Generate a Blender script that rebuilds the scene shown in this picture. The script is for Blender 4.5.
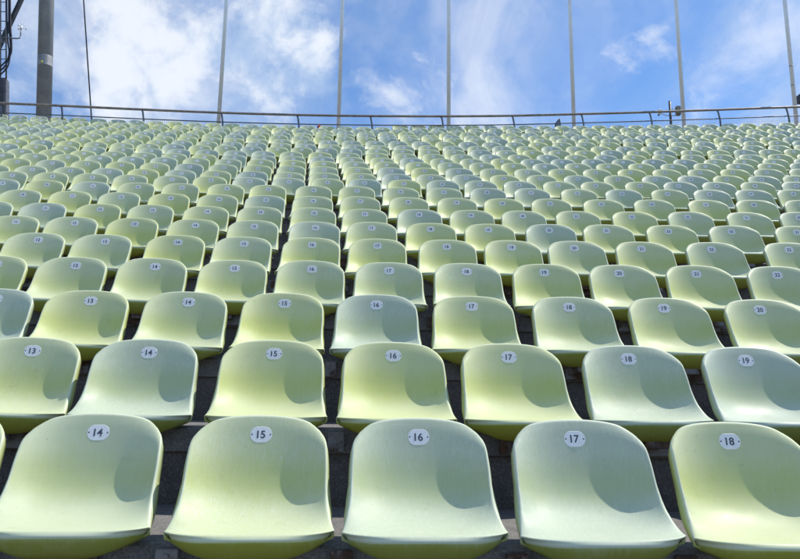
import bpy, bmesh, math, random
from mathutils import Vector, Matrix, noise

for _o in list(bpy.data.objects):
    bpy.data.objects.remove(_o, do_unlink=True)
scene = bpy.context.scene
COL = scene.collection
PI = math.pi
Z0 = 3.2                       # eye height above the pitch

# ------------------------------------------------------------------ camera
cam_d = bpy.data.cameras.new('camera')
cam = bpy.data.objects.new('camera', cam_d)
COL.objects.link(cam)
cam_d.sensor_width = 36.0
cam_d.lens = 699.26 / 800.0 * 36.0
cam_d.clip_start = 0.05
cam_d.clip_end = 2000.0
PITCH, ROLL = 0.1867, 0.01409
cam.matrix_world = (Matrix.Translation((0, 0, Z0)) @ Matrix.Rotation(PI / 2 + PITCH, 4, 'X')
                    @ Matrix.Rotation(ROLL, 4, 'Z'))
scene.camera = cam

# ------------------------------------------------------------------ light
SUN_EL = math.radians(56.0)
SUN_AZ = math.radians(70.5)    # from +Y (ahead) towards +X (right)
sun_dir = Vector((math.sin(SUN_AZ) * math.cos(SUN_EL), math.cos(SUN_AZ) * math.cos(SUN_EL), math.sin(SUN_EL)))
sd = bpy.data.lights.new('sun', 'SUN')
sd.energy = 3.9
sd.angle = math.radians(0.53)
sd.color = (1.0, 0.95, 0.86)
sun = bpy.data.objects.new('sun', sd)
COL.objects.link(sun)
sun.location = (0, 0, 30)
sun.rotation_euler = (-sun_dir).to_track_quat('-Z', 'Y').to_euler()

scene.view_settings.view_transform = 'Standard'
scene.view_settings.look = 'None'
scene.view_settings.exposure = 0.27
scene.view_settings.gamma = 1.0
scene.view_settings.use_curve_mapping = False
scene.render.engine = 'CYCLES'
scene.render.resolution_x = 1024
scene.render.resolution_y = 716
scene.cycles.max_bounces = 8
scene.cycles.diffuse_bounces = 5


# node helpers ------------------------------------------------------
class NT:
    def __init__(self, tree):
        self.t = tree
        tree.nodes.clear()

    def n(self, typ, **kw):
        nd = self.t.nodes.new(typ)
        for k, v in kw.items():
            setattr(nd, k, v)
        return nd

    def l(self, a, b):
        self.t.links.new(a, b)

    def put(self, sock, val):
        if isinstance(val, bpy.types.NodeSocket):
            self.l(val, sock)
        else:
            sock.default_value = val

    def math(self, op, a, b=0.0, c=0.0, clamp=False):
        nd = self.n('ShaderNodeMath', operation=op)
        nd.use_clamp = clamp
        for s, v in zip(nd.inputs, (a, b, c)):
            self.put(s, v)
        return nd.outputs[0]

    def mix(self, fac, a, b, blend='MIX'):
        nd = self.n('ShaderNodeMix', data_type='RGBA', blend_type=blend)
        self.put(nd.inputs[0], fac)
        self.put(nd.inputs[6], a)
        self.put(nd.inputs[7], b)
        return nd.outputs[2]

    def noise(self, vec, scale, detail=3.0, rough=0.5, dist=0.0):
        nd = self.n('ShaderNodeTexNoise')
        if vec is not None:
            self.l(vec, nd.inputs['Vector'])
        nd.inputs['Scale'].default_value = scale
        nd.inputs['Detail'].default_value = detail
        nd.inputs['Roughness'].default_value = rough
        nd.inputs['Distortion'].default_value = dist
        return nd.outputs[0]

    def ramp(self, x, lo, hi, a=0.0, b=1.0, smooth=True):
        nd = self.n('ShaderNodeMapRange')
        if smooth:
            nd.interpolation_type = 'SMOOTHSTEP'
        self.put(nd.inputs[0], x)
        for i, v in enumerate((lo, hi, a, b)):
            nd.inputs[1 + i].default_value = v
        return nd.outputs[0]

    def mapping(self, vec, scale=(1, 1, 1), loc=(0, 0, 0)):
        nd = self.n('ShaderNodeMapping')
        self.l(vec, nd.inputs[0])
        nd.inputs['Location'].default_value = loc
        nd.inputs['Scale'].default_value = scale
        return nd.outputs[0]


# ------------------------------------------------------------------ sky
def pix_dir(px, py):           # a compass direction of the sky, used only to say which way a cloud bank lies
    v = Vector(((px - 400.0) / 699.26, -(py - 279.5) / 699.26, -1.0)).normalized()
    return (cam.matrix_world.to_3x3() @ v).normalized()


world = bpy.data.worlds.new('World')
scene.world = world
world.use_nodes = True
w = NT(world.node_tree)
out = w.n('ShaderNodeOutputWorld')
bg = w.n('ShaderNodeBackground')
bg.inputs['Strength'].default_value = 0.12
w.l(bg.outputs[0], out.inputs['Surface'])
sky = w.n('ShaderNodeTexSky', sky_type='NISHITA')
sky.sun_disc = False
sky.sun_elevation = SUN_EL
sky.sun_rotation = SUN_AZ
sky.altitude = 500.0
sky.air_density = 1.0
sky.dust_density = 0.5
sky.ozone_density = 2.5
tc = w.n('ShaderNodeTexCoord')
gdir = tc.outputs['Generated']
sep = w.n('ShaderNodeSeparateXYZ')
w.l(gdir, sep.inputs[0])
zc = w.math('MAXIMUM', sep.outputs[2], 0.06)
comb = w.n('ShaderNodeCombineXYZ')
w.l(w.math('DIVIDE', sep.outputs[0], zc), comb.inputs[0])
w.l(w.math('DIVIDE', sep.outputs[1], zc), comb.inputs[1])
plane = comb.outputs[0]


def bank(px, py, r0, r1):      # soft round bank of cloud about a direction; radii in degrees
    d = pix_dir(px, py)
    nd = w.n('ShaderNodeVectorMath', operation='DOT_PRODUCT')
    w.l(gdir, nd.inputs[0])
    nd.inputs[1].default_value = d
    return w.ramp(nd.outputs['Value'], math.cos(math.radians(r1)), math.cos(math.radians(r0)))


def addall(lst):
    s = lst[0]
    for q in lst[1:]:
        s = w.math('ADD', s, q)
    return s


fine = w.noise(gdir, 7.0, 9.0, 0.60, 0.35)
puff = w.noise(gdir, 17.0, 7.0, 0.58, 0.2)
M_ = lambda q, k: w.math('MULTIPLY', q, k)
cum = addall([M_(bank(90, 40, 0, 8), 0.85), M_(bank(262, 62, 0, 7.5), 1.35), bank(290, 98, 0, 5), M_(bank(140, 95, 0, 8), 0.95), M_(bank(170, 15, 0, 10), 1.0),
              M_(bank(305, 12, 0, 5), 1.25), M_(bank(470, 15, 0, 8), 0.50), M_(bank(350, 60, 0, 5), 0.40),
              M_(bank(500, 60, 0, 12), 0.38), M_(bank(708, 108, 0, 6), 0.80), M_(bank(715, 45, 0, 9), 0.60), M_(bank(650, 15, 0, 7), 0.35)])
hole = addall([M_(bank(20, 55, 0, 6.5), 0.6), M_(bank(385, 40, 0, 5), 0.6), M_(bank(600, 75, 0, 8), 0.55), M_(bank(205, 90, 0, 3.5), 0.8),
               M_(bank(230, 108, 0, 3.5), 0.5), M_(bank(790, 100, 0, 5), 0.7)])
dens = w.math('ADD', M_(w.math("SUBTRACT", cum, hole), 0.38), M_(w.math('SUBTRACT', fine, 0.5), 2.4))
dens = w.math('ADD', dens, M_(w.math('SUBTRACT', puff, 0.5), 0.9))
thick = M_(w.ramp(dens, 0.02, 0.95), 0.95)
wv = w.mapping(plane, (1.2, 0.5, 1.0))
wv2 = w.n('ShaderNodeVectorRotate', rotation_type='Z_AXIS')
w.l(wv, wv2.inputs['Vector'])
wv2.inputs['Angle'].default_value = math.radians(28)
wisp = w.noise(wv2.outputs[0], 1.7, 8.0, 0.58, 0.7)
veil = w.math('ADD', M_(w.ramp(wisp, 0.34, 0.70), 0.60), 0.10)
streaks = w.math('ADD', bank(705, 70, 0, 13), M_(bank(480, 60, 0, 13), 0.55))
veil = w.math('ADD', veil, M_(w.math('MULTIPLY', streaks, w.ramp(wisp, 0.30, 0.68)), 0.20))
veil = w.math('MULTIPLY', veil, w.math('SUBTRACT', 1.0, w.math('ADD', M_(bank(597, 65, 0, 9), 0.6), M_(bank(385, 40, 0, 6), 0.5), clamp=True)))
cov = w.math('MAXIMUM', thick, veil, clamp=True)
shade = w.ramp(w.math('ADD', M_(dens, 0.12), w.math('ADD', M_(puff, 0.8), M_(w.noise(gdir, 5.0, 3.0, 0.5), 0.8))), 0.70, 1.02)
ccol = w.mix(shade, (3.6, 4.6, 6.2, 1), (6.7, 7.0, 7.4, 1))
skyc = w.mix(1.0, sky.outputs[0], (0.66, 0.95, 1.22, 1), 'MULTIPLY')
w.l(w.mix(w.math('MULTIPLY', cov, 0.92), skyc, ccol), bg.inputs['Color'])

# seats of each row: number on the first one, positions along the row's curve in metres
ROWS = {
    1: (13, [-1.250, -0.758, -0.241, 0.259, 0.755, 1.239]),
    2: (13, [-1.36, -0.861, -0.334, 0.164, 0.658, 1.158, 1.652]),
    3: (12, [-1.94, -1.443, -0.926, -0.422, 0.069, 0.577, 1.088, 1.584, 2.088]),
    4: (12, [-2.361, -1.864, -1.364, -0.859, -0.374, 0.118, 0.607, 1.101, 1.575, 2.059, 2.564]),
    5: (12, [-2.483, -1.994, -1.457, -0.97, -0.467, 0.022, 0.53, 1.008, 1.48, 1.969, 2.478, 3.047]),
    6: (11, [-3.047, -2.561, -2.056, -1.552, -1.05, -0.538, -0.055, 0.446, 0.937, 1.444, 1.924, 2.452, 2.976, 3.513]),
    7: (10, [-3.669, -3.172, -2.658, -2.168, -1.657, -1.145, -0.64, -0.154, 0.361, 0.857, 1.347, 1.855, 2.389, 2.911, 3.452, 3.949]),
    8: (10, [-3.789, -3.277, -2.757, -2.244, -1.744, -1.243, -0.745, -0.247, 0.273, 0.771, 1.269, 1.765, 2.313, 2.836, 3.398, 3.889, 4.386]),
    9: (9, [-4.413, -3.91, -3.391, -2.875, -2.357, -1.841, -1.353, -0.829, -0.328, 0.186, 0.688, 1.189, 1.701, 2.241, 2.755, 3.278, 3.763, 4.24, 4.702]),
    10: (7, [-4.712, -4.207, -3.717, -3.224, -2.722, -2.23, -1.736, -1.241, -0.745, -0.281, 0.229, 0.713, 1.19, 1.686, 2.18, 2.659, 3.212, 3.687, 4.172, 4.642, 5.144]),
    11: (6, [-5.342, -4.845, -4.33, -3.826, -3.345, -2.842, -2.357, -1.857, -1.362, -0.866, -0.369, 0.128, 0.597, 1.087, 1.603, 2.104, 2.618, 3.159, 3.675, 4.152, 4.635, 5.095, 5.552]),
    12: (6, [-5.439, -4.945, -4.44, -3.941, -3.442, -2.943, -2.444, -1.945, -1.446, -0.964, -0.463, 0.032, 0.532, 1.039, 1.545, 2.052, 2.558, 3.065, 3.572, 4.078, 4.585, 5.061, 5.542, 6.039]),
    13: (5, [-6.075, -5.57, -5.072, -4.577, -4.071, -3.565, -3.059, -2.553, -2.047, -1.541, -1.048, -0.548, -0.046, 0.456, 0.958, 1.46, 1.962, 2.464, 2.966, 3.468, 3.97, 4.472, 4.974, 5.483, 5.957, 6.454]),
    14: (4, [-6.67, -6.173, -5.667, -5.158, -4.657, -4.155, -3.653, -3.152, -2.65, -2.149, -1.647, -1.159, -0.656, -0.147, 0.363, 0.872, 1.381, 1.89, 2.4, 2.909, 3.418, 3.927, 4.436, 4.946, 5.455, 5.93, 6.418, 6.915]),
    15: (4, [-6.814, -6.318, -5.813, -5.306, -4.806, -4.305, -3.804, -3.304, -2.803, -2.302, -1.801, -1.288, -0.775, -0.263, 0.249, 0.761, 1.272, 1.784, 2.296, 2.808, 3.32, 3.832, 4.344, 4.855, 5.367, 5.879, 6.379, 6.879, 7.376]),
    16: (3, [-7.543, -7.046, -6.581, -6.085, -5.59, -5.104, -4.619, -4.133, -3.648, -3.162, -2.677, -2.191, -1.72, -1.243, -0.784, -0.289, 0.206, 0.701, 1.196, 1.691, 2.186, 2.681, 3.176, 3.671, 4.166, 4.661, 5.156, 5.651, 6.146, 6.636, 7.098, 7.551]),
}
UPPER = [   # row, where one of its seats sits, spacing, ends
    (17, -8.170, 0.4940, -13, 13.5),
    (18, -8.790, 0.4943, -13, 13.5),
    (19, -9.426, 0.4903, -13, 13.5),
    (20, -9.561, 0.4955, -13, 13.5),
    (21, -10.186, 0.4992, -13, 13.5),
    (22, -10.374, 0.4970, -13, 13.5),
    (23, -10.769, 0.4970, -4.2, 13.5),
    (24, 0.130, 0.4970, 7.6, 13.5),
]

# ------------------------------------------------------------------ helpers
def obj(name, bm, mats, parent=None, smooth=True):
    me = bpy.data.meshes.new(name)
    bm.normal_update()
    bm.to_mesh(me)
    bm.free()
    if not isinstance(mats, (list, tuple)):
        mats = [mats]
    for m in mats:
        me.materials.append(m)
    if smooth:
        for p in me.polygons:
            p.use_smooth = True
    o = bpy.data.objects.new(name, me)
    COL.objects.link(o)
    if parent:
        o.parent = parent
    return o


def tag(o, label, cat, group=None):
    o['label'] = label
    o['category'] = cat
    if group:
        o['group'] = group
    return o


def empty(name, loc, rz=0.0):
    o = bpy.data.objects.new(name, None)
    o.empty_display_size = 0.1
    COL.objects.link(o)
    o.location = loc
    o.rotation_euler = (0, 0, rz)
    return o


def box(bm, x0, x1, y0, y1, z0, z1, bev=0.0, mi=0):
    vs = [bm.verts.new((x, y, z)) for x in (x0, x1) for y in (y0, y1) for z in (z0, z1)]
    fs = [bm.faces.new([vs[i] for i in f]) for f in
          ((0, 1, 3, 2), (4, 6, 7, 5), (0, 4, 5, 1), (2, 3, 7, 6), (0, 2, 6, 4), (1, 5, 7, 3))]
    for f in fs:
        f.material_index = mi
    if bev > 0:
        es = {e for f in fs for e in f.edges}
        bmesh.ops.bevel(bm, geom=list(es), offset=bev, segments=2, affect='EDGES')


def tube(bm, pts, rad, seg=10, cap=True, mi=0):
    rings = []
    pts = [Vector(p) for p in pts]
    for i, p in enumerate(pts):
        a = pts[max(i - 1, 0)]
        b = pts[min(i + 1, len(pts) - 1)]
        t = (b - a).normalized()
        ref = Vector((0, 0, 1)) if abs(t.z) < 0.9 else Vector((1, 0, 0))
        u = t.cross(ref).normalized()
        v = t.cross(u).normalized()
        r = rad[i] if isinstance(rad, (list, tuple)) else rad
        rings.append([bm.verts.new(p + (u * math.cos(k * 2 * PI / seg) + v * math.sin(k * 2 * PI / seg)) * r) for k in range(seg)])
    for a, b in zip(rings, rings[1:]):
        for k in range(seg):
            f = bm.faces.new((a[k], b[k], b[(k + 1) % seg], a[(k + 1) % seg]))
            f.material_index = mi
    if cap:
        bm.faces.new(rings[0])
        bm.faces.new(list(reversed(rings[-1])))
    return rings


def new_mat(name):
    m = bpy.data.materials.new(name)
    m.use_nodes = True
    return m, NT(m.node_tree)


def principled(t, rough=0.5, metal=0.0):
    o = t.n('ShaderNodeOutputMaterial')
    b = t.n('ShaderNodeBsdfPrincipled')
    b.inputs['Roughness'].default_value = rough
    b.inputs['Metallic'].default_value = metal
    t.l(b.outputs[0], o.inputs['Surface'])
    return b


def bump(t, b, h, strength=0.3, dist=0.01):
    n = t.n('ShaderNodeBump')
    n.inputs['Strength'].default_value = strength
    n.inputs['Distance'].default_value = dist
    t.l(h, n.inputs['Height'])
    t.l(n.outputs[0], b.inputs['Normal'])


# ------------------------------------------------------------------ materials
def plastic(name, kind):
    """weathered green seat plastic; 'tone' (0 chalky grey green .. 1 yellow green) is the seat's own colour,
    'fade' tells the bleached upper faces from the never-bleached moulding underneath"""
    m, t = new_mat(name)
    b = principled(t, 0.42)
    at = t.n('ShaderNodeAttribute', attribute_type=kind, attribute_name='tone')
    tone = at.outputs['Fac']
    fa = t.n('ShaderNodeAttribute', attribute_type='GEOMETRY', attribute_name='fade')
    fade = fa.outputs['Fac']
    gm = t.n('ShaderNodeNewGeometry')
    tcn = t.n('ShaderNodeTexCoord')
    oi = t.n('ShaderNodeObjectInfo')
    if kind == 'OBJECT':
        sh = t.n('ShaderNodeVectorMath', operation='ADD')
        t.l(tcn.outputs['Object'], sh.inputs[0])
        cx_ = t.n('ShaderNodeCombineXYZ')
        for i, k in enumerate((37.0, 61.0, 0.0)):
            t.l(t.math('MULTIPLY', oi.outputs['Random'], k), cx_.inputs[i])
        t.l(cx_.outputs[0], sh.inputs[1])
        vec = sh.outputs[0]
    else:
        vec = tcn.outputs['Object']
    low = t.noise(vec, 6.0, 4.0, 0.6)
    streak = t.noise(t.mapping(vec, (95.0, 30.0, 6.0)), 1.0, 4.0, 0.6, 0.4)
    brush = t.noise(t.mapping(vec, (210.0, 60.0, 26.0)), 1.0, 3.0, 0.65, 1.4)
    grain = t.noise(vec, 240.0, 2.0, 0.5)
    chalk = t.ramp(tone, 0.0, 0.5)
    base = t.mix(chalk, (0.470, 0.535, 0.430, 1), (0.545, 0.595, 0.370, 1))
    base = t.mix(t.ramp(tone, 0.4, 1.0), base, (0.610, 0.645, 0.315, 1))
    vivid = t.mix(tone, (0.400, 0.470, 0.300, 1), (0.520, 0.565, 0.135, 1))
    raw = t.mix(tone, (0.235, 0.265, 0.055, 1), (0.33, 0.33, 0.030, 1))
    # bleaching is patchy
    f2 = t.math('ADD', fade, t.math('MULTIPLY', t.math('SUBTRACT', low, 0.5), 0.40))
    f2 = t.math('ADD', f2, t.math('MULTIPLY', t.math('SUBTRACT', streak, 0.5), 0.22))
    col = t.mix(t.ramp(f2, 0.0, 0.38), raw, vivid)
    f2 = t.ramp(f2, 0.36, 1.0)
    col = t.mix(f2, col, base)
    col = t.mix(t.ramp(fade, 1.05, 1.28, 0.0, 0.55), col, (0.68, 0.73, 0.58, 1))  # rim whitened: chalky wear plus the rolled edge's highlight put into the colour
    # chalky brush marks on the bleached faces
    amt = t.ramp(oi.outputs['Random'], 0.15, 0.95, 0.10, 0.55)
    bm_ = t.math('MULTIPLY', t.ramp(brush, 0.48, 0.66), t.math('MULTIPLY', f2, amt))
    col = t.mix(bm_, col, (0.62, 0.70, 0.56, 1))
    dirt = t.math('MULTIPLY', t.ramp(t.noise(vec, 13.0, 7.0, 0.72), 0.56, 0.80), 0.26)
    col = t.mix(dirt, col, (0.22, 0.22, 0.12, 1))
    speck = t.math('MULTIPLY', t.ramp(t.noise(vec, 90.0, 2.0, 0.5), 0.70, 0.76), 0.25)
    col = t.mix(speck, col, (0.16, 0.15, 0.09, 1))
    scr = t.noise(t.mapping(vec, (16.0, 16.0, 420.0)), 1.0, 2.0, 0.6, 0.5)
    col = t.mix(t.math('MULTIPLY', t.ramp(scr, 0.66, 0.74), t.math('MULTIPLY', f2, 0.30)), col, (0.72, 0.76, 0.64, 1))
    t.l(col, b.inputs['Base Color'])
    t.l(t.ramp(low, 0.3, 0.7, 0.46, 0.62), b.inputs['Roughness'])
    b.inputs['Specular IOR Level'].default_value = 0.32
    h = t.math('ADD', t.math('MULTIPLY', grain, 0.35), t.math('MULTIPLY', brush, 0.65))
    bump(t, b, h, 0.16, 0.0012)
    return m


M_SEAT = plastic('seat_plastic', 'OBJECT')
M_SEATS = plastic('seat_plastic_mass', 'GEOMETRY')


def simple(name, col, rough=0.5, metal=0.0, var=0.25, scale=12.0, dark=None, bmp=0.0):
    m, t = new_mat(name)
    b = principled(t, rough, metal)
    tcn = t.n('ShaderNodeTexCoord')
    n1 = t.noise(tcn.outputs['Object'], scale, 5.0, 0.6)
    c2 = dark if dark else tuple(c * (1 - var * 1.6) for c in col)
    t.l(t.mix(t.ramp(n1, 0.35, 0.7), (*col, 1), (*c2, 1)), b.inputs['Base Color'])
    t.l(t.ramp(n1, 0.2, 0.8, rough * 0.85, min(1, rough * 1.25)), b.inputs['Roughness'])
    if bmp:
        bump(t, b, t.noise(tcn.outputs['Object'], scale * 6, 4.0, 0.6), bmp, 0.01)
    return m


def concrete(name, c1, c2, speck, bumps):
    m, t = new_mat(name)
    b = principled(t, 0.9)
    tcn = t.n('ShaderNodeTexCoord')
    v = tcn.outputs['Object']
    big = t.noise(v, 1.7, 6.0, 0.62)
    mid = t.noise(v, 14.0, 5.0, 0.65)
    peb = t.n('ShaderNodeTexVoronoi')
    t.l(v, peb.inputs['Vector'])
    peb.inputs['Scale'].default_value = 170.0
    col = t.mix(t.ramp(big, 0.3, 0.7), (*c1, 1), (*c2, 1))
    col = t.mix(t.math('MULTIPLY', t.ramp(mid, 0.45, 0.75), 0.45), col, tuple(k * 0.5 for k in c2) + (1,))
    hsv = t.n('ShaderNodeSeparateColor')
    t.l(peb.outputs['Color'], hsv.inputs[0])
    stone = t.ramp(hsv.outputs[0], 0.55, 1.0)
    col = t.mix(t.math('MULTIPLY', stone, speck), col, (0.36, 0.33, 0.29, 1))
    stone2 = t.ramp(hsv.outputs[1], 0.6, 1.0)
    col = t.mix(t.math('MULTIPLY', stone2, speck), col, (0.035, 0.033, 0.034, 1))
    vs = t.mapping(v, (2.2, 2.2, 0.5))
    col = t.mix(t.math('MULTIPLY', t.ramp(t.noise(vs, 2.0, 6.0, 0.7), 0.56, 0.72), 0.5), col, (0.05, 0.045, 0.04, 1))
    t.l(col, b.inputs['Base Color'])
    h = t.math('ADD', t.math('MULTIPLY', peb.outputs['Distance'], 0.6), mid)
    bump(t, b, h, bumps, 0.006)
    return m


M_TREAD = concrete('concrete_tread', (0.215, 0.205, 0.195), (0.145, 0.138, 0.135), 0.30, 0.45)
M_RISER = concrete('exposed_aggregate', (0.150, 0.132, 0.122), (0.100, 0.092, 0.088), 0.28, 0.7)
M_PLATE = simple('white_enamel', (0.87, 0.87, 0.86), 0.30, 0, 0.05, 60)
M_INK = simple('dark_engraving', (0.085, 0.092, 0.13), 0.6, 0, 0.1, 60)
M_RAIL = simple('painted_rail', (0.34, 0.29, 0.25), 0.42, 0.3, 0.25, 9)
M_POST = simple('rail_post_steel', (0.20, 0.20, 0.21), 0.45, 0.5, 0.25, 9)
M_WIRE = simple('galvanised_wire', (0.55, 0.57, 0.60), 0.45, 0.3, 0.1, 9)
M_POLE = simple('flagpole_aluminium', (0.88, 0.88, 0.88), 0.30, 0.25, 0.05, 3)
M_MAST = simple('mast_steel', (0.30, 0.30, 0.29), 0.50, 0.1, 0.3, 2.2, (0.22, 0.22, 0.22))
M_BAND = simple('pale_band', (0.35, 0.35, 0.35), 0.5, 0.3, 0.2, 6)
M_DARK = simple('dark_steel', (0.075, 0.077, 0.085), 0.5, 0.4, 0.25, 5)
M_GREY = simple('grey_paint_and_recess_shade', (0.22, 0.23, 0.24), 0.5, 0.1, 0.2, 6)
M_CABLE = simple('black_cable', (0.02, 0.021, 0.03), 0.5, 0, 0.2, 6)
M_BEIGE = simple('beige_plastic', (0.30, 0.27, 0.20), 0.5, 0, 0.2, 6)
M_WHITE = simple('white_plastic', (0.75, 0.75, 0.74), 0.35, 0, 0.06, 6)
M_RED = simple('red_cloth', (0.55, 0.07, 0.04), 0.7, 0, 0.2, 12)
M_YELLOW = simple('yellow_green_sticker', (0.60, 0.62, 0.04), 0.5, 0, 0.1, 12)
M_PANEL = simple('blue_grey_panel', (0.24, 0.31, 0.42), 0.25, 0.0, 0.2, 6)


def rusty():
    m, t = new_mat('weathered_steel')
    b = principled(t, 0.6, 0.25)
    tcn = t.n('ShaderNodeTexCoord')
    oi = t.n('ShaderNodeObjectInfo')
    sh = t.n('ShaderNodeVectorMath', operation='ADD')
    t.l(tcn.outputs['Object'], sh.inputs[0])
    cx_ = t.n('ShaderNodeCombineXYZ')
    t.l(t.math('MULTIPLY', oi.outputs['Random'], 53.0), cx_.inputs[0])
    t.l(cx_.outputs[0], sh.inputs[1])
    n1 = t.noise(sh.outputs[0], 9.0, 7.0, 0.65)
    n2 = t.noise(sh.outputs[0], 40.0, 5.0, 0.65)
    rust = t.mix(t.ramp(n2, 0.30, 0.60), (0.150, 0.078, 0.045, 1), (0.070, 0.042, 0.030, 1))
    col = t.mix(t.ramp(n1, 0.40, 0.56), (0.21, 0.20, 0.20, 1), rust)
    t.l(col, b.inputs['Base Color'])
    t.l(t.ramp(n1, 0.4, 0.6, 0.45, 0.85), b.inputs['Roughness'])
    bump(t, b, n2, 0.4, 0.003)
    return m


M_STEEL = rusty()

# ------------------------------------------------------------------ the stand
CX, CY = -0.18893, -89.97079          # centre of the curved rows
R1, TREAD = 92.23682, 0.69565
H = [-0.078, 0.231, 0.552, 0.879, 1.206, 1.525, 1.848, 2.185, 2.525, 2.854, 3.176, 3.519,
     3.864, 4.193, 4.537, 4.893, 5.246, 5.612, 5.979, 6.333, 6.686, 7.035, 7.40, 7.77]   # height of the number on each row


def rrad(r):
    return R1 + (r - 1) * TREAD


def hgt(r):
    if r < 1:
        return H[0] + (r - 1) * 0.305
    if r > 24:
        return H[23]
    return H[r - 1]


def onarc(r_or_R, s, z, is_row=True):
    R = rrad(r_or_R) if is_row else r_or_R
    th = s / R
    return Vector((CX + R * math.sin(th), CY + R * math.cos(th), z)), th


NOSE = 0.16       # the step's edge lies this far in front of the backrest
DROP = 0.30       # and this far below the number plate


def build_terrace():
    prof = []     # (radius, z, material of the segment that follows)
    r_lo = -6
    prof.append((rrad(r_lo) - NOSE, 0.0, 1))
    for r in range(r_lo, 25):
        Rn = rrad(r) - NOSE
        T = Z0 + hgt(r) - DROP
        prof.append((Rn, T - 0.010, 0))
        prof.append((Rn + 0.010, T, 0))
        if r < 24:
            Rx = rrad(r + 1) - NOSE
            T2 = Z0 + hgt(r + 1) - DROP
            prof.append((Rx + 0.022, T + 0.012, 1))
            prof.append((Rx + 0.022, T2 - 0.095, 1))
            prof.append((Rx + 0.004, T2 - 0.095, 0))
    Re = rrad(24) + 7.0
    Tt = Z0 + hgt(24) - DROP
    prof.append((Re, Tt, 1))
    prof.append((Re, 0.0, 1))
    bm = bmesh.new()
    NS = 150
    A = 0.34
    prev = None
    for k in range(NS + 1):
        th = -A + 2 * A * k / NS
        ring = [bm.verts.new((CX + R * math.sin(th), CY + R * math.cos(th), z)) for R, z, m in prof]
        if prev:
            for i in range(len(prof) - 1):
                f = bm.faces.new((prev[i], ring[i], ring[i + 1], prev[i + 1]))
                f.material_index = prof[i][2]
        else:
            bm.faces.new(ring)
        prev = ring
    bm.faces.new(list(reversed(prev)))
    bmesh.ops.recalc_face_normals(bm, faces=bm.faces)
    o = obj('terrace_steps', bm, [M_TREAD, M_RISER], smooth=False)
    o['kind'] = 'structure'


def build_ground():
    m, t = new_mat('gravel_ground')
    b = principled(t, 0.95)
    tcn = t.n('ShaderNodeTexCoord')
    n1 = t.noise(tcn.outputs['Object'], 0.4, 8.0, 0.65)
    t.l(t.mix(t.ramp(n1, 0.3, 0.7), (0.20, 0.19, 0.17, 1), (0.13, 0.13, 0.12, 1)), b.inputs['Base Color'])
    bm = bmesh.new()
    bmesh.ops.create_grid(bm, x_segments=8, y_segments=8, size=900)
    o = obj('ground', bm, m, smooth=False)
    o.location.z = -0.02
    o['kind'] = 'structure'


build_ground()
build_terrace()

# ------------------------------------------------------------------ the seat shell
# profile of the shell on its centre line: y forward (towards the pitch) of the number, z above it, half width,
# how far the edges wrap towards the sitter, how bleached
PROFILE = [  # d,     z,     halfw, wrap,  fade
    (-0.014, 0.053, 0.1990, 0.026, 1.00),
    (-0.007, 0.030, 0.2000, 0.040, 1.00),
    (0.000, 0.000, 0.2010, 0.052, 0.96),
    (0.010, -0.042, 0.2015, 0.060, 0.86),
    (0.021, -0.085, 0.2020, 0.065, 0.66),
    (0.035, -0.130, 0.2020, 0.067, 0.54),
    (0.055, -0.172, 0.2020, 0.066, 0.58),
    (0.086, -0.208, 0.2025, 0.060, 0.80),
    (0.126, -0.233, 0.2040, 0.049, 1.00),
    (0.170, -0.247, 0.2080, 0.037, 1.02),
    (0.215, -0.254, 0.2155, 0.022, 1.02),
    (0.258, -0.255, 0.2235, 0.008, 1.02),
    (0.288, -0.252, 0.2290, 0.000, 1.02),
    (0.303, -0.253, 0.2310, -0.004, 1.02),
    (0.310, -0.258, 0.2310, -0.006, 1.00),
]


def cr(arr, t):                # Catmull-Rom through the rows of a table
    n = len(arr) - 1
    x = min(max(t * n, 0.0), n - 1e-6)
    i = int(x)
    f = x - i
    p = [arr[min(max(i + k, 0), n)] for k in (-1, 0, 1, 2)]
    return [0.5 * ((2 * b) + (-a + c) * f + (2 * a - 5 * b + 4 * c - d) * f * f + (-a + 3 * b - 3 * c + d) * f ** 3)
            for a, b, c, d in zip(*p)]


TOP = [(0.0, 0.0), (0.2, 0.0008), (0.4, 0.0040), (0.55, 0.0085), (0.68, 0.0145), (0.79, 0.0225), (0.88, 0.0325), (0.95, 0.0435), (1.0, 0.0570)]


def topdrop(u):
    u = abs(u)
    for (a, x), (b, y) in zip(TOP, TOP[1:]):
        if u <= b:
            f = (u - a) / (b - a)
            f = f if b < 0.9 else f
            return x + (y - x) * f
    return TOP[-1][1]


def shell_point(u, v):
    d, z, hw, wrap, fade = cr(PROFILE, v)
    d0, z0 = cr(PROFILE, max(v - 0.01, 0))[:2]
    d1, z1 = cr(PROFILE, min(v + 0.01, 1))[:2]
    tx, tz = d1 - d0, z1 - z0
    L = math.hypot(tx, tz)
    nx, nz = -tz / L, tx / L                    # towards the sitter: forward for the back, up for the pan
    au = abs(u)
    c = wrap * (0.42 * au ** 2 + 0.58 * au ** 4)
    dd = d + nx * c
    zz = z + nz * c
    k = max(0.0, 1 - v / 0.50)
    zz -= topdrop(u) * k ** 1.35
    x = u * hw
    # the top corners are rounded
    x *= 1.0 - 0.05 * (au ** 6) * max(0.0, 1 - v / 0.11) ** 2
    # front edge bows: its corners lie further back, and the lip rises slightly in the middle
    bow = max(0.0, (v - 0.55) / 0.45)
    dd -= (0.030 * au ** 2 + 0.044 * au ** 5 + 0.016 * au ** 14) * bow ** 1.6
    x *= 1.0 - 0.035 * au ** 8 * max(0.0, (v - 0.80) / 0.20) ** 2
    return Vector((x, -dd, zz)), fade


def usamp(n):
    return [math.sin(PI / 2 * (-1 + 2 * i / (n - 1))) * 0.55 + 0.45 * (-1 + 2 * i / (n - 1)) for i in range(n)]


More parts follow.
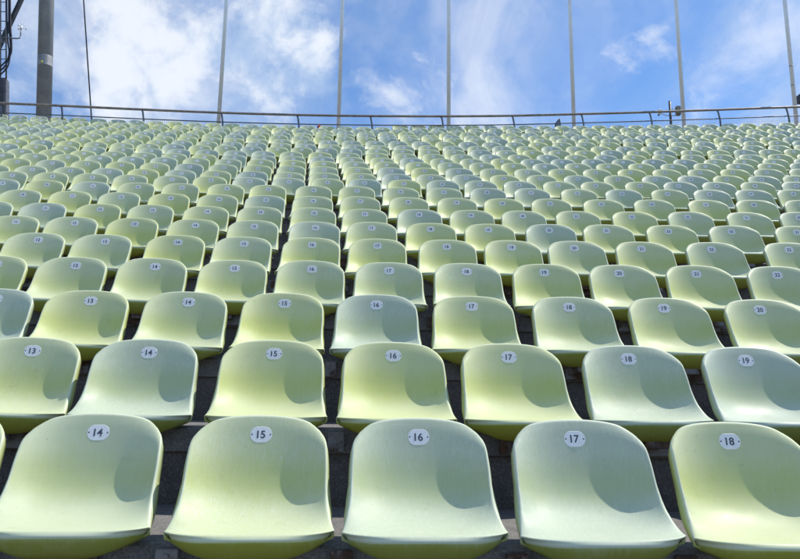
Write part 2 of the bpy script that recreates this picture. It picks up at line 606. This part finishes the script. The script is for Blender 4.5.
def shell_mesh(bm, NU, NV, lay, M=Matrix.Identity(4), tone=None, tl=None):
    us = usamp(NU)
    grid = []
    G = {}
    for j in range(NV):
        v = j / (NV - 1)
        row = []
        for i, u in enumerate(us):
            p, fade = shell_point(u, v)
            p = p + Vector((0, 0, DROP))
            row.append((p, fade))
        grid.append(row)

    def mk(p, fade):
        q = bm.verts.new(M @ p)
        q[lay] = fade
        if tl is not None:
            q[tl] = tone
        return q
    V = [[mk(*grid[j][i]) for i in range(NU)] for j in range(NV)]
    for j in range(NV - 1):
        for i in range(NU - 1):
            bm.faces.new((V[j][i], V[j + 1][i], V[j + 1][i + 1], V[j][i + 1]))
    # normals / outward directions on the boundary
    P = lambda j, i: grid[min(max(j, 0), NV - 1)][min(max(i, 0), NU - 1)][0]

    def frame(j, i):
        du = (P(j, i + 1) - P(j, i - 1))
        dv = (P(j + 1, i) - P(j - 1, i))
        n = dv.cross(du)
        if n.length < 1e-9:
            n = Vector((0, -1, 0))
        n.normalize()
        o = Vector((0, 0, 0))
        if i == 0:
            o -= du.normalized()
        if i == NU - 1:
            o += du.normalized()
        if j == 0:
            o -= dv.normalized()
        if j == NV - 1:
            o += dv.normalized()
        o = (o - n * o.dot(n))
        if o.length > 1e-9:
            o.normalize()
        return n, o
    n00, _ = frame(NV // 3, NU // 2)
    sgn = 1 if n00.y < 0 else -1
    loop = ([(0, i) for i in range(NU)] + [(j, NU - 1) for j in range(1, NV)]
            + [(NV - 1, i) for i in range(NU - 2, -1, -1)] + [(j, 0) for j in range(NV - 2, 0, -1)])
    # outer (hidden) side of the shell, tapering towards the middle under the pan
    def outer(j, i):
        v = j / (NV - 1)
        u = us[i]
        p = P(j, i)
        n, _ = frame(j, i)
        n = n * sgn
        a = min(1.0, max(0.0, (v - 0.35) / 0.40))
        a = a * a * (3 - 2 * a)
        q = p - n * (0.012 + 0.010 * min(1.0, v / 0.25))
        q.x *= 0.985
        q.z -= 0.004 * max(0.0, 1 - v / 0.1)
        # bowl under the pan
        yb = -(0.02 + (0.235) * max(0.0, (v - 0.40) / 0.60))
        zb = DROP - 0.255 - 0.045 - 0.033 * min(1.0, max(0.0, (v - 0.55) / 0.35))
        b = Vector((u * 0.150, yb, zb + 0.030 * abs(u) ** 4))
        return q * (1 - a) + b * a
    rings = []
    prof = ((0.0042, 0.0006), (0.0078, 0.0030), (0.0098, 0.0070), (0.0108, 0.0130), (0.0112, 0.0300))
    first = [V[j][i] for j, i in loop]
    prev = first
    for k, (a, b) in enumerate(prof):
        ring = []
        for j, i in loop:
            n, o = frame(j, i)
            n = n * sgn
            fr = max(0.0, (j / (NV - 1) - 0.78) / 0.22)
            bk = 1.6 * max(0.0, 1 - max(0.0, j / (NV - 1) - 0.40) / 0.25) if j / (NV - 1) > 0.40 else 1.6
            n = (n + Vector((0, -bk, 0.3 * bk + 3.0 * fr))).normalized()
            fc = fr if j == NV - 1 else fr * 0.25
            fd = (1.25, 1.3, 1.1, 0.55, 0.22)[k] * (1 - fc) + (1.25, 1.3, 0.95, 0.12, 0.04)[k] * fc  # first rings carry the whitened rim, wear and painted highlight together
            ring.append(mk(P(j, i) + o * (a * (1 - 0.35 * fr)) - n * (b * (1 - (0.35 if j == NV - 1 else 0.62) * fr)), fd))
        for q in range(len(loop)):
            r = (q + 1) % len(loop)
            bm.faces.new((prev[q], prev[r], ring[r], ring[q]))
        prev = ring
    O = [[mk(outer(j, i), 0.0) for i in range(NU)] for j in range(NV)]
    oring = [O[j][i] for j, i in loop]
    mid = []
    for q, (j, i) in enumerate(loop):
        a = Minv(M) @ prev[q].co
        b = Minv(M) @ oring[q].co
        mid.append(mk(a * 0.5 + b * 0.5 + Vector((0, 0, -0.006 if j > NV * 0.6 else 0)), 0.03))
    for A_, B_ in ((prev, mid), (mid, oring)):
        for q in range(len(loop)):
            r = (q + 1) % len(loop)
            bm.faces.new((A_[q], A_[r], B_[r], B_[q]))
    for j in range(NV - 1):
        for i in range(NU - 1):
            bm.faces.new((O[j][i], O[j][i + 1], O[j + 1][i + 1], O[j + 1][i]))


def Minv(M):
    return M.inverted()


def shell_object(name, NU, NV, parent):
    bm = bmesh.new()
    lay = bm.verts.layers.float.new('fade')
    shell_mesh(bm, NU, NV, lay)
    return obj(name, bm, M_SEAT, parent)


# number plate --------------------------------------------------------
PLATE_M = Matrix.Translation((0, -0.0004, DROP)) @ Matrix.Rotation(math.radians(-13), 4, 'X')


def oval(bm, hw, hh, y0, y1, n=28, bev=0.0012):
    def ring(s, y):
        r = hh
        out_ = []
        for k in range(n):
            a = 2 * PI * k / n
            cx_ = (hw - hh) * (1 if math.cos(a) > 0 else -1)
            out_.append(bm.verts.new(PLATE_M @ Vector((cx_ + (r - s) * math.cos(a), y, (r - s) * math.sin(a)))))
        return out_
    rs = [ring(-0.0024, y0), ring(-0.0024, y1 + bev + 0.0002), ring(0, y1 + bev), ring(bev, y1)]
    for q, (a, b) in enumerate(zip(rs, rs[1:])):
        for k in range(n):
            f = bm.faces.new((a[k], a[(k + 1) % n], b[(k + 1) % n], b[k]))
            if q < 2 and n > 12:
                f.material_index = 1  # grey outline paints the shadow of a recess that is not modelled
    bm.faces.new(rs[-1])
    bmesh.ops.recalc_face_normals(bm, faces=bm.faces)


_plate_bm = bmesh.new()
oval(_plate_bm, 0.0345, 0.0250, 0.006, -0.0004, 28, 0.0008)
PLATE = obj('number_plate', _plate_bm, [M_PLATE, M_GREY], smooth=False)
_num_cache = {}


def number_mesh(n):
    if n in _num_cache:
        return _num_cache[n]
    cu = bpy.data.curves.new('number', 'FONT')
    cu.body = str(n)
    cu.size = 0.033
    cu.align_x = 'CENTER'
    cu.align_y = 'CENTER'
    cu.offset = 0.0008
    cu.resolution_u = 4
    tmp = bpy.data.objects.new('number', cu)
    COL.objects.link(tmp)
    dg = bpy.context.evaluated_depsgraph_get()
    me0 = bpy.data.meshes.new_from_object(tmp.evaluated_get(dg))
    bpy.data.objects.remove(tmp, do_unlink=True)
    bm = bmesh.new()
    bm.from_mesh(me0)
    zs = [v.co.y for v in bm.verts]
    xs = [v.co.x for v in bm.verts]
    mz = (max(zs) + min(zs)) / 2
    mx = (max(xs) + min(xs)) / 2
    for v in bm.verts:
        v.co = PLATE_M @ Vector((v.co.x - mx, -0.0008, v.co.y - mz))
    for sx in (-1, 1):
        c = Vector((sx * 0.0285, -0.0008, 0))
        ring = [bm.verts.new(PLATE_M @ (c + Vector((math.cos(k * PI / 4) * 0.0026, 0, math.sin(k * PI / 4) * 0.0026)))) for k in range(8)]
        bm.faces.new(ring)
    me = bpy.data.meshes.new('number')
    bm.to_mesh(me)
    bm.free()
    me.materials.append(M_INK)
    _num_cache[n] = me
    return me


def bracket_object():
    bm = bmesh.new()
    f = -NOSE                                    # face of the step
    box(bm, -0.085, 0.085, f - 0.030, f - 0.0015, -0.088, -0.006, 0.002)        # anchor plate
    box(bm, -0.045, 0.045, f - 0.095, f - 0.028, -0.058, -0.026, 0.002)         # arm under the pan
    bmesh.ops.recalc_face_normals(bm, faces=bm.faces)
    return obj('bracket', bm, M_STEEL, smooth=False)




def fixing_plate_object():
    bm = bmesh.new()
    f = -NOSE
    box(bm, -0.262, -0.200, f - 0.0165, f - 0.0015, -0.084, -0.010, 0.002)
    for sz in (-0.068, -0.026):
        tube(bm, [(-0.231, f - 0.015, sz), (-0.231, f - 0.024, sz)], 0.006, 6)
    bmesh.ops.recalc_face_normals(bm, faces=bm.faces)
    return obj('fixing_plate', bm, M_STEEL, smooth=False)


BRACKET = bracket_object()
FIXING = fixing_plate_object()
SHELL_HI = shell_object('shell', 49, 52, None)
SHELL_MID = shell_object('shell', 29, 30, None)
SHELL_LO = shell_object('shell', 19, 20, None)

ORD = ['', 'first', 'second', 'third', 'fourth', 'fifth', 'sixth', 'seventh', 'eighth', 'ninth', 'tenth', 'eleventh', 'twelfth',
       'thirteenth', 'fourteenth', 'fifteenth', 'sixteenth', 'seventeenth', 'eighteenth', 'nineteenth', 'twentieth', 'twenty-first',
       'twenty-second', 'twenty-third', 'twenty-fourth', 'twenty-fifth', 'twenty-sixth', 'twenty-seventh', 'twenty-eighth',
       'twenty-ninth', 'thirtieth', 'thirty-first', 'thirty-second', 'thirty-third', 'thirty-fourth']

TONES = {
    1: [.5, .34, .55, .22, .16, .62],
    2: [.58, .20, .72, .78, .74, .20, .08],
    3: [.12, .74, .50, .85, .14, .70, .40, .58, .52],
    4: [.70, .50, .48, .66, .48, .42, .46, .70, .55, .66, .44],
    5: [.42, .42, .76, .48, .78, .80, .70, .76, .44, .66, .40, .42],
    6: [.62, .42, .80, .60, .46, .20, .58, .76, .76, .18, .66, .70, .40, .60],
    7: [.30, .14, .76, .50, .60, .48, .55, .50, .18, .50, .40, .66, .74, .40, .50, .30],
    8: [.50, .76, .44, .84, .55, .18, .50, .55, .70, .60, .76, .60, .70, .64, .70, .58, .4],
    9: [.14, .74, .18, .50, .55, .74, .76, .50, .60, .48, .50, .18, .18, .50, .18, .60, .18, .18, .40],
}
rnd = random.Random(7)


def pick_tone():
    k = rnd.random()
    if k < 0.26:
        return rnd.uniform(0.05, 0.24)
    if k < 0.66:
        return rnd.uniform(0.36, 0.58)
    return rnd.uniform(0.60, 0.86)


def extra_yaw(r, s):            # the seats are turned a little towards the right, the lowest rows most
    a, b = {1: (5.2, 2.4), 2: (4.6, 1.2), 3: (3.6, 0.9), 4: (2.6, 0.6)}.get(r, (2.0, 0.3))
    return max(-2.0, min(10.0, a - b * s))


def seat_number(r, n):
    return n if (r < 5 or n <= 22) else 45 - n


def link_copy(src, parent=None, mesh=None):
    c = src.copy()
    if mesh:
        c.data = mesh
    COL.objects.link(c)
    c.parent = parent
    return c


for r, (n0, S) in ROWS.items():
    for i, s in enumerate(S):
        loc, th = onarc(r, s, Z0 + hgt(r) - DROP)
        tone = TONES[r][i] if r in TONES and i < len(TONES[r]) else pick_tone()
        root = empty('stadium_seat', loc + Vector((rnd.uniform(-.004, .004), rnd.uniform(-.003, .003), rnd.uniform(-.002, .002))),
                     -th + math.radians(rnd.uniform(-1.2, 1.2) + extra_yaw(r, s)))
        root.rotation_euler.x = math.radians(rnd.uniform(-.9, .9))
        root.rotation_euler.y = math.radians(rnd.uniform(-.7, .7))
        word = 'grey-green' if tone < .3 else ('pale green' if tone < .6 else 'yellow-green')
        num = seat_number(r, n0 + i)
        place = 'front row' if r == 1 else '%s row from the front' % ORD[r]
        side = 'leftmost' if i == 0 else '%s from left' % ORD[i + 1]
        if r <= 8:
            lab = '%s plastic seat numbered %d, %s in the %s' % (word, num, side, place)
        else:
            lab = '%s plastic seat, %s in the %s' % (word, side, place)
        tag(root, lab, 'seat', 'plastic shell seats in curved rows on the stand')
        sh = link_copy(SHELL_HI if r <= 3 else (SHELL_MID if r <= 9 else SHELL_LO), root)
        sh['tone'] = float(tone)
        pl = link_copy(PLATE, root)
        pl.location.x = rnd.uniform(-.002, .002)
        if r <= 12:
            nm = bpy.data.objects.new('number', number_mesh(num))
            COL.objects.link(nm)
            nm.parent = pl
        if r <= 7:
            link_copy(BRACKET, root)
            link_copy(FIXING, root)
for o in (SHELL_HI, SHELL_MID, SHELL_LO, PLATE, BRACKET, FIXING):
    bpy.data.objects.remove(o, do_unlink=True)

# the seats beyond the three hundred largest: the highest rows, and the rows' continuation past both sides
def far_seats():
    bm = bmesh.new()
    lay = bm.verts.layers.float.new('fade')
    tl = bm.verts.layers.float.new('tone')
    kinds = []
    for nu, nv in ((11, 12), (25, 26)):
        src = bmesh.new()
        sl = src.verts.layers.float.new('fade')
        shell_mesh(src, nu, nv, sl)
        src.verts.ensure_lookup_table()
        src.verts.index_update()
        kinds.append(([(v.co.copy(), v[sl]) for v in src.verts], [[v.index for v in f.verts] for f in src.faces]))
        src.free()
    pb = bmesh.new()
    oval(pb, 0.0345, 0.0250, 0.004, -0.0014, 12)
    pb.verts.index_update()
    pco = [v.co.copy() for v in pb.verts]
    pfs = [[v.index for v in f.verts] for f in pb.faces]
    pb.free()

    def put(r, s, tone, num=None):
        vco, fcs = kinds[1 if r <= 6 else 0]
        loc, th = onarc(r, s, Z0 + hgt(r) - DROP)
        M = (Matrix.Translation(loc + Vector((rnd.uniform(-.006, .006), rnd.uniform(-.005, .005), rnd.uniform(-.004, .004))))
             @ Matrix.Rotation(-th + math.radians(rnd.uniform(-1, 1) + extra_yaw(r, s)), 4, 'Z') @ Matrix.Rotation(math.radians(rnd.uniform(-1, 1)), 4, 'X'))
        vs = []
        for p, f in vco:
            q = bm.verts.new(M @ p)
            q[lay] = f
            q[tl] = tone
            vs.append(q)
        for f in fcs:
            bm.faces.new([vs[k] for k in f]).smooth = True
        vs = [bm.verts.new(M @ p) for p in pco]
        for f in pfs:
            bm.faces.new([vs[k] for k in f]).material_index = 1
        if num is not None and num > 0:
            me_ = number_mesh(num)
            vs = [bm.verts.new(M @ v.co) for v in me_.vertices]
            for p in me_.polygons:
                bm.faces.new([vs[k] for k in p.vertices]).material_index = 2
    for r, (n0, S) in ROWS.items():
        for k in range(1, 5):
            put(r, S[0] - 0.5 * k, pick_tone(), seat_number(r, n0 - k) if r <= 10 else None)
            put(r, S[-1] + 0.5 * k, pick_tone(), seat_number(r, n0 + len(S) - 1 + k) if r <= 10 else None)
    for r, s0, ds, lo, hi in UPPER:
        s = s0
        while s - ds > lo:
            s -= ds
        while s < hi:
            t = pick_tone()
            put(r, s, t)
            s += ds
    me = bpy.data.meshes.new('upper_seats')
    bm.to_mesh(me)
    bm.free()
    me.materials.append(M_SEATS)
    me.materials.append(M_PLATE)
    me.materials.append(M_INK)
    o = bpy.data.objects.new('upper_seats', me)
    COL.objects.link(o)
    tag(o, 'mass of small pale green plastic seats in the highest rows under the guard rail', 'seats')
    o['kind'] = 'stuff'


far_seats()

# ------------------------------------------------------------------ guard rail along the top
def ray_on(px, py, R):         # the place on the curve of radius R seen in that direction
    d = pix_dir(px, py)
    # |(d.xy * t) - c| = R
    a = d.x * d.x + d.y * d.y
    b = -2 * (d.x * CX + d.y * CY)
    c = CX * CX + CY * CY - R * R
    t = (-b + math.sqrt(b * b - 4 * a * c)) / (2 * a)
    return d * t + Vector((0, 0, Z0))


RAIL_PTS = [(0, 103.0), (61, 105.6), (142, 109.4), (221, 112.6), (297, 114.8), (370, 115.9), (441, 116.2), (512, 115.6),
            (581, 113.9), (649, 112.0), (717, 109.7), (785.5, 107.2)]


def rail_k(px):
    return 22.75 + 2.25 * px / 800.0


def build_rail():
    base = [ray_on(px, py, rrad(rail_k(px))) for px, py in RAIL_PTS]
    # carry the line on past both sides of the photograph
    dl = base[0] - base[1]
    dr = base[-1] - base[-2]
    rot = Matrix.Rotation(-0.02, 4, 'Z')
    pts = [base[0] + dl * 2.2, base[0] + dl * 1.1] + base + [base[-1] + dr, base[-1] + dr * 2]
    root = empty('guard_rail', (base[5].x, base[5].y, base[5].z - 1.0))
    tag(root, 'brown steel guard rail with wire mesh infill behind the highest row of seats', 'railing')
    inv = Vector(root.location)
    P_ = [p - inv for p in pts]
    fine = []
    for i in range(len(P_) - 1):
        for k in range(4):
            fine.append(Vector(cr([tuple(q) for q in P_], (i + k / 4) / (len(P_) - 1))))
    fine.append(P_[-1])
    bm = bmesh.new()
    tube(bm, fine, 0.032, 10)
    obj('top_rail', bm, M_RAIL, root)
    bm = bmesh.new()
    tube(bm, [p + Vector((0, 0, -0.265)) for p in fine], 0.016, 8)
    obj('middle_rail', bm, M_POST, root)
    bm = bmesh.new()
    tube(bm, [p + Vector((0, 0, -0.90)) for p in fine], 0.016, 8)
    obj('bottom_rail', bm, M_POST, root)
    for i in range(len(P_)):
        t = (P_[min(i + 1, len(P_) - 1)] - P_[max(i - 1, 0)]).normalized()
        p = P_[i]
        bm = bmesh.new()
        lean = t * 0.10
        tube(bm, [p + Vector((0, 0, -0.02)), p + Vector((0, 0, -0.06)) + lean * 0.25, p + Vector((0, 0, -0.27)) + lean * 0.6,
                  p + Vector((0, 0, -1.12)) + lean], 0.024, 8)
        o_ = p + Vector((0, 0, -1.12)) + lean
        box(bm, o_.x - .06, o_.x + .06, o_.y - .06, o_.y + .06, o_.z - .012, o_.z + .004)
        obj('post', bm, M_POST, root)
    for i in range(len(P_) - 1):
        a, b = P_[i], P_[i + 1]
        L = (b - a).length
        n = int(L / 0.05)
        bm = bmesh.new()
        for k in range(1, n):
            p = a + (b - a) * (k / n)
            tube(bm, [p + Vector((0, 0, -0.27)), p + Vector((0, 0, -0.90))], 0.0032, 4, False)
        for q in range(1, 5):
            z = -0.27 - q * 0.126
            tube(bm, [a + Vector((0, 0, z)), b + Vector((0, 0, z))], 0.0028, 4, False)
        obj('mesh_panel', bm, M_WIRE, root)
    return pts


rail_pts = build_rail()


def behind(px, py, k):         # a point beyond the rail at seat-row distance k
    return ray_on(px, py, rrad(k))


def deck_z(k):
    return Z0 + hgt(min(int(k), 24)) - DROP


# ------------------------------------------------------------------ flagpoles
POLES = [(218.6, 122), (338.6, 122), (448.6, 122), (573.8, 122), (683.8, 122), (796.4, 122)]
POLE_LABELS = ['slim silver flagpole, leftmost of the row behind the guard rail', 'slim silver flagpole, second from the left behind the guard rail',
               'slim silver flagpole, third from the left behind the guard rail', 'slim silver flagpole, fourth from the left behind the guard rail',
               'slim silver flagpole right behind the box and camera on their short post',
               'slim silver flagpole at the right edge with a dark box beside it']
for (px, py), lab in zip(POLES, POLE_LABELS):
    p = behind(px, py, rail_k(px) + 0.55)
    z = deck_z(rail_k(px) + 0.55)
    root = empty('flagpole', (p.x, p.y, z))
    tag(root, lab, 'flagpole', 'flagpoles along the top of the stand')
    bm = bmesh.new()
    tube(bm, [(0, 0, 0), (0, 0, 6), (0, 0, 13)], [0.055, 0.053, 0.048], 16)
    obj('pole', bm, M_POLE, root)
    bm = bmesh.new()
    tube(bm, [(0, 0, 0.0), (0, 0, 0.25)], [0.075, 0.075], 14)
    tube(bm, [(0, 0, 0.25), (0, 0, 0.30)], [0.075, 0.050], 14)
    obj('base_sleeve', bm, M_MAST, root)
    bm = bmesh.new()
    tube(bm, [(0.05, -0.02, 0.9), (0.046, -0.02, 12.8)], 0.004, 5)
    obj('halyard', bm, M_WIRE, root)
    if px > 790:
        bm = bmesh.new()
        for zz in (1.9, 2.5):
            tube(bm, [(0, 0, zz), (0, 0, zz + 0.05)], 0.055, 12)
        obj('clamp', bm, M_MAST, root)

# ------------------------------------------------------------------ thick mast
p = behind(45.8, 122, 26.2)
z = deck_z(24)
D_ = math.hypot(p.x, p.y)
rm = 13.4 / 2 / 699.26 * D_ * 0.985
root = empty('roof_mast', (p.x, p.y, z))
tag(root, 'thick grey steel mast with a pale band rising behind the left end of the rail', 'mast')
bm = bmesh.new()
mtop = behind(46.6, 0, 26.2) - Vector((p.x, p.y, z))
mdir = mtop / mtop.z
tube(bm, [mdir * 0, mdir * 14], [rm, rm * 1.04], 32)
obj('shaft', bm, M_MAST, root)
zb = behind(45.8, 62, 26.2).z - z
bm = bmesh.new()
tube(bm, [mdir * (zb - 0.16), mdir * (zb + 0.16)], rm * 1.02, 32, False)
obj('collar', bm, M_BAND, root)
bm = bmesh.new()
tube(bm, [(0, 0, 0), (0, 0, 0.05)], rm * 1.6, 24)
obj('base_plate', bm, M_MAST, root)
bm = bmesh.new()
zs_ = behind(42.5, 65, 26.2).z - z
a_ = math.atan2(-p.y, -p.x) - 0.45
c_ = mdir * zs_ + Vector((math.cos(a_) * rm * 1.02, math.sin(a_) * rm * 1.02, 0))
bmesh.ops.create_uvsphere(bm, u_segments=10, v_segments=6, radius=0.035)
for v in bm.verts:
    v.co = v.co + c_
obj('sticker', bm, M_YELLOW, root)

# ------------------------------------------------------------------ tower with ladder and cables at the left edge
def build_tower():
    k = 25.4
    c0 = behind(1.5, 122, k)
    z = deck_z(24)
    root = empty('equipment_tower', (c0.x, c0.y, z))
    tag(root, 'dark steel tower with ladder, cables and a slanting brace at the left edge', 'tower')
    c = Vector((c0.x, c0.y, z))
    def L(px, py, kk=k):
        return behind(px, py, kk) - c
    u = (L(8, 60) - L(0, 60)).normalized()
    u.z = 0
    u.normalize()
    w_ = Vector((-u.y, u.x, 0))
    def obox(bm, a, b, hu, hw):
        d = [u * hu + w_ * hw, -u * hu + w_ * hw, -u * hu - w_ * hw, u * hu - w_ * hw]
        lo = [bm.verts.new(a + q) for q in d]
        hi = [bm.verts.new(b + q) for q in d]
        for i in range(4):
            bm.faces.new((lo[i], lo[(i + 1) % 4], hi[(i + 1) % 4], hi[i]))
        bm.faces.new(lo)
        bm.faces.new(hi)
        bmesh.ops.recalc_face_normals(bm, faces=bm.faces)
    top = L(2, 82).z
    bm = bmesh.new()
    obox(bm, L(1.0, 126), L(1.0, 80), 0.125, 0.13)
    obj('pedestal', bm, M_DARK, root, False)
    bm = bmesh.new()
    obox(bm, L(6.6, 126), L(6.6, 80), 0.030, 0.10)
    obj('flange', bm, M_POST, root, False)
    # tubular ladder
    bm = bmesh.new()
    for px in (0.4, 6.2):
        tube(bm, [L(px, 84), L(px, 30), L(px, -60)], 0.024, 8)
    py = 78
    while py > -60:
        tube(bm, [L(0.4, py), L(6.2, py)], 0.013, 6)
        py -= 9.5
    obj('ladder', bm, M_POST, root)
    bm = bmesh.new()
    obox(bm, L(9.4, 27), L(9.8, -60), 0.028, 0.03)
    obj('upright', bm, M_DARK, root, False)
    # slanting brace
    bm = bmesh.new()
    a = L(0.5, 44, k + .3)
    b = L(20, 2, k + .3)
    tube(bm, [a + (a - b) * 0.4, a, b, b + (b - a) * 1.6], 0.075, 10)
    obj('brace', bm, M_DARK, root)
    for off, pyb in ((0, 62), (2.2, 66), (3.6, 58)):
        bm = bmesh.new()
        pts_ = [L(6.5 + off, -30, k - .2), L(6.8 + off, 20, k - .2), L(8 + off, 42, k - .2), L(9.2 + off * 0.6, 52, k - .2), L(7.0 + off * .4, pyb, k - .2),
                L(3.0, pyb + 6, k - .2), L(-1.5, pyb + 10, k - .2)]
        sm = [Vector(cr([tuple(q) for q in pts_], i / 24)) for i in range(25)]
        tube(bm, sm, 0.022, 7)
        obj('cable', bm, M_CABLE, root)
    # weather sensor arm
    bm = bmesh.new()
    tube(bm, [L(-2, 37, k - .25), L(17, 38.4, k - .25), L(19.6, 38.0, k - .25), L(20.6, 35.5, k - .25), L(20.9, 27, k - .25)], 0.020, 7)
    tube(bm, [L(1.5, 38, k - .25), L(1.5, 42, k - .25), L(8, 42, k - .25)], 0.022, 7)
    arm = obj('sensor_arm', bm, M_GREY, root)
    bm = bmesh.new()
    hub = L(20.9, 29.5, k - .25)
    tube(bm, [hub, hub + Vector((0, 0, 0.12))], 0.030, 8)
    for a in range(3):
        dv = u * math.cos(a * 2.1 + .4) * 0.13 + w_ * math.sin(a * 2.1 + .4) * 0.13
        tube(bm, [hub + Vector((0, 0, 0.06)), hub + dv + Vector((0, 0, 0.06))], 0.008, 5)
        bmesh.ops.create_uvsphere(bm, u_segments=8, v_segments=6, radius=0.028, matrix=Matrix.Translation(hub + dv + Vector((0, 0, 0.06))))
    tube(bm, [hub + Vector((0, 0, 0.1)), hub + Vector((0, 0, 0.26))], 0.007, 5)
    obj('wind_sensor', bm, M_WHITE, arm)


build_tower()

# ------------------------------------------------------------------ slanting stay cable
a = behind(91.8, 123, 24.6)
b = behind(83.6, 0, 24.2)
root_z = deck_z(24)
a.z = min(a.z, 99)
dirv = (b - a).normalized()
t0 = (root_z - a.z) / dirv.z
bm = bmesh.new()
s_ = a + dirv * t0
tube(bm, [Vector((0, 0, 0)), dirv * 14.0], 0.019, 8)
o = obj('stay_cable', bm, M_DARK)
o.location = s_
tag(o, 'thin dark stay cable slanting upward just right of the thick mast', 'cable')

# ------------------------------------------------------------------ camera and loudspeaker post
def build_device():
    k = rail_k(670) + 0.30
    p = behind(671.0, 124, k)
    z = deck_z(k)
    root = empty('equipment_post', (p.x, p.y, z))
    tag(root, 'short dark post behind the rail carrying a beige box and a small white camera', 'post')
    c = Vector((p.x, p.y, z))
    L = lambda px, py: behind(px, py, k) - c
    bm = bmesh.new()
    top = L(670, 101.2).z
    tube(bm, [(0, 0, 0), (0, 0, top)], 0.036, 8)
    obj('pole', bm, M_DARK, root)
    q = L(678, 110.8)
    bm = bmesh.new()
    box(bm, q.x - .062, q.x + .062, q.y - .06, q.y + .06, q.z - .135, q.z + .135, 0.012)
    obj('loudspeaker', bm, M_BEIGE, root, False)
    bm = bmesh.new()
    for py in (108.8, 115.4):
        e = L(676, py)
        tube(bm, [(0, 0, e.z), (e.x, e.y, e.z)], 0.012, 6)
    e = L(660.5, 113.0)
    e2 = L(666, 115.5)
    tube(bm, [(0, 0, e2.z), (e2.x, e2.y, e2.z), (e.x, e.y, e.z)], 0.012, 6)
    obj('arm', bm, M_WIRE, root)
    bm = bmesh.new()
    bmesh.ops.create_uvsphere(bm, u_segments=14, v_segments=8, radius=0.055, matrix=Matrix.Translation(L(659.6, 112.6)))
    q = L(659.8, 110.6)
    box(bm, q.x - .05, q.x + .045, q.y - .05, q.y + .05, q.z - .03, q.z + .035, 0.012)
    cm = obj('security_camera', bm, M_PLATE, root)
    bm = bmesh.new()
    bmesh.ops.create_uvsphere(bm, u_segments=12, v_segments=8, radius=0.026, matrix=Matrix.Translation(L(658.6, 115.0)))
    obj('lens', bm, M_DARK, cm)


build_device()

# tilted panel on two legs near the fourth flagpole
def build_panel():
    k = rail_k(558) + 0.25
    c = behind(558, 127, k)
    z = deck_z(k)
    root = empty('tilted_panel', (c.x, c.y, z))
    tag(root, 'small blue-grey tilted panel behind the rail left of a flagpole', 'panel')
    o = Vector((c.x, c.y, z))
    L = lambda px, py: behind(px, py, k) - o
    pts_ = [L(555.3, 123.6), L(559.8, 118.2), L(560.6, 127.5), L(556.0, 127.5)]
    bm = bmesh.new()
    lo = [bm.verts.new(p) for p in pts_]
    hi = [bm.verts.new(p + Vector((0, 0.02, 0))) for p in pts_]
    bm.faces.new(lo)
    bm.faces.new(list(reversed(hi)))
    for i in range(4):
        bm.faces.new((lo[i], hi[i], hi[(i + 1) % 4], lo[(i + 1) % 4]))
    bmesh.ops.recalc_face_normals(bm, faces=bm.faces)
    obj('sheet', bm, M_PANEL, root, False)
    bm = bmesh.new()
    for a, b in ((0, 1), (1, 2)):
        tube(bm, [pts_[a], pts_[b]], 0.013, 6)
    for q in (pts_[0], pts_[2]):
        tube(bm, [q, Vector((q.x, q.y, 0))], 0.013, 6)
    obj('frame', bm, M_DARK, root)


build_panel()

# dark box beside the last flagpole
k = rail_k(800) + 0.9
c = behind(800.6, 100, k)
z = deck_z(k)
root = empty('equipment_cabinet', (c.x, c.y, z))
tag(root, 'dark box on a thin stand right of the rightmost flagpole', 'box')
o_ = Vector((c.x, c.y, z))
hz = (behind(800.6, 95, k) - o_).z
lz = (behind(800.6, 103, k) - o_).z
bm = bmesh.new()
box(bm, -.07, .10, -.1, .1, lz, hz, 0.01)
obj('housing', bm, M_DARK, root, False)
bm = bmesh.new()
tube(bm, [(0.02, 0, 0), (0.02, 0, lz)], 0.025, 8)
obj('stand', bm, M_DARK, root)

# red cloth lying on the deck behind the last row
k = 23.55
c = behind(319.2, 126.6, k)
bm = bmesh.new()
bmesh.ops.create_icosphere(bm, subdivisions=3, radius=1.0)
for v in bm.verts:
    n = noise.noise(v.co * 1.7)
    v.co = Vector((v.co.x * 0.055, v.co.y * 0.05, v.co.z * 0.16)) * (1 + 0.35 * n)
o = obj('red_bundle', bm, M_RED)
o.location = (c.x, c.y, c.z - 0.10)
tag(o, 'tiny red bundle showing between two seats of the highest row near a flagpole', 'bundle')
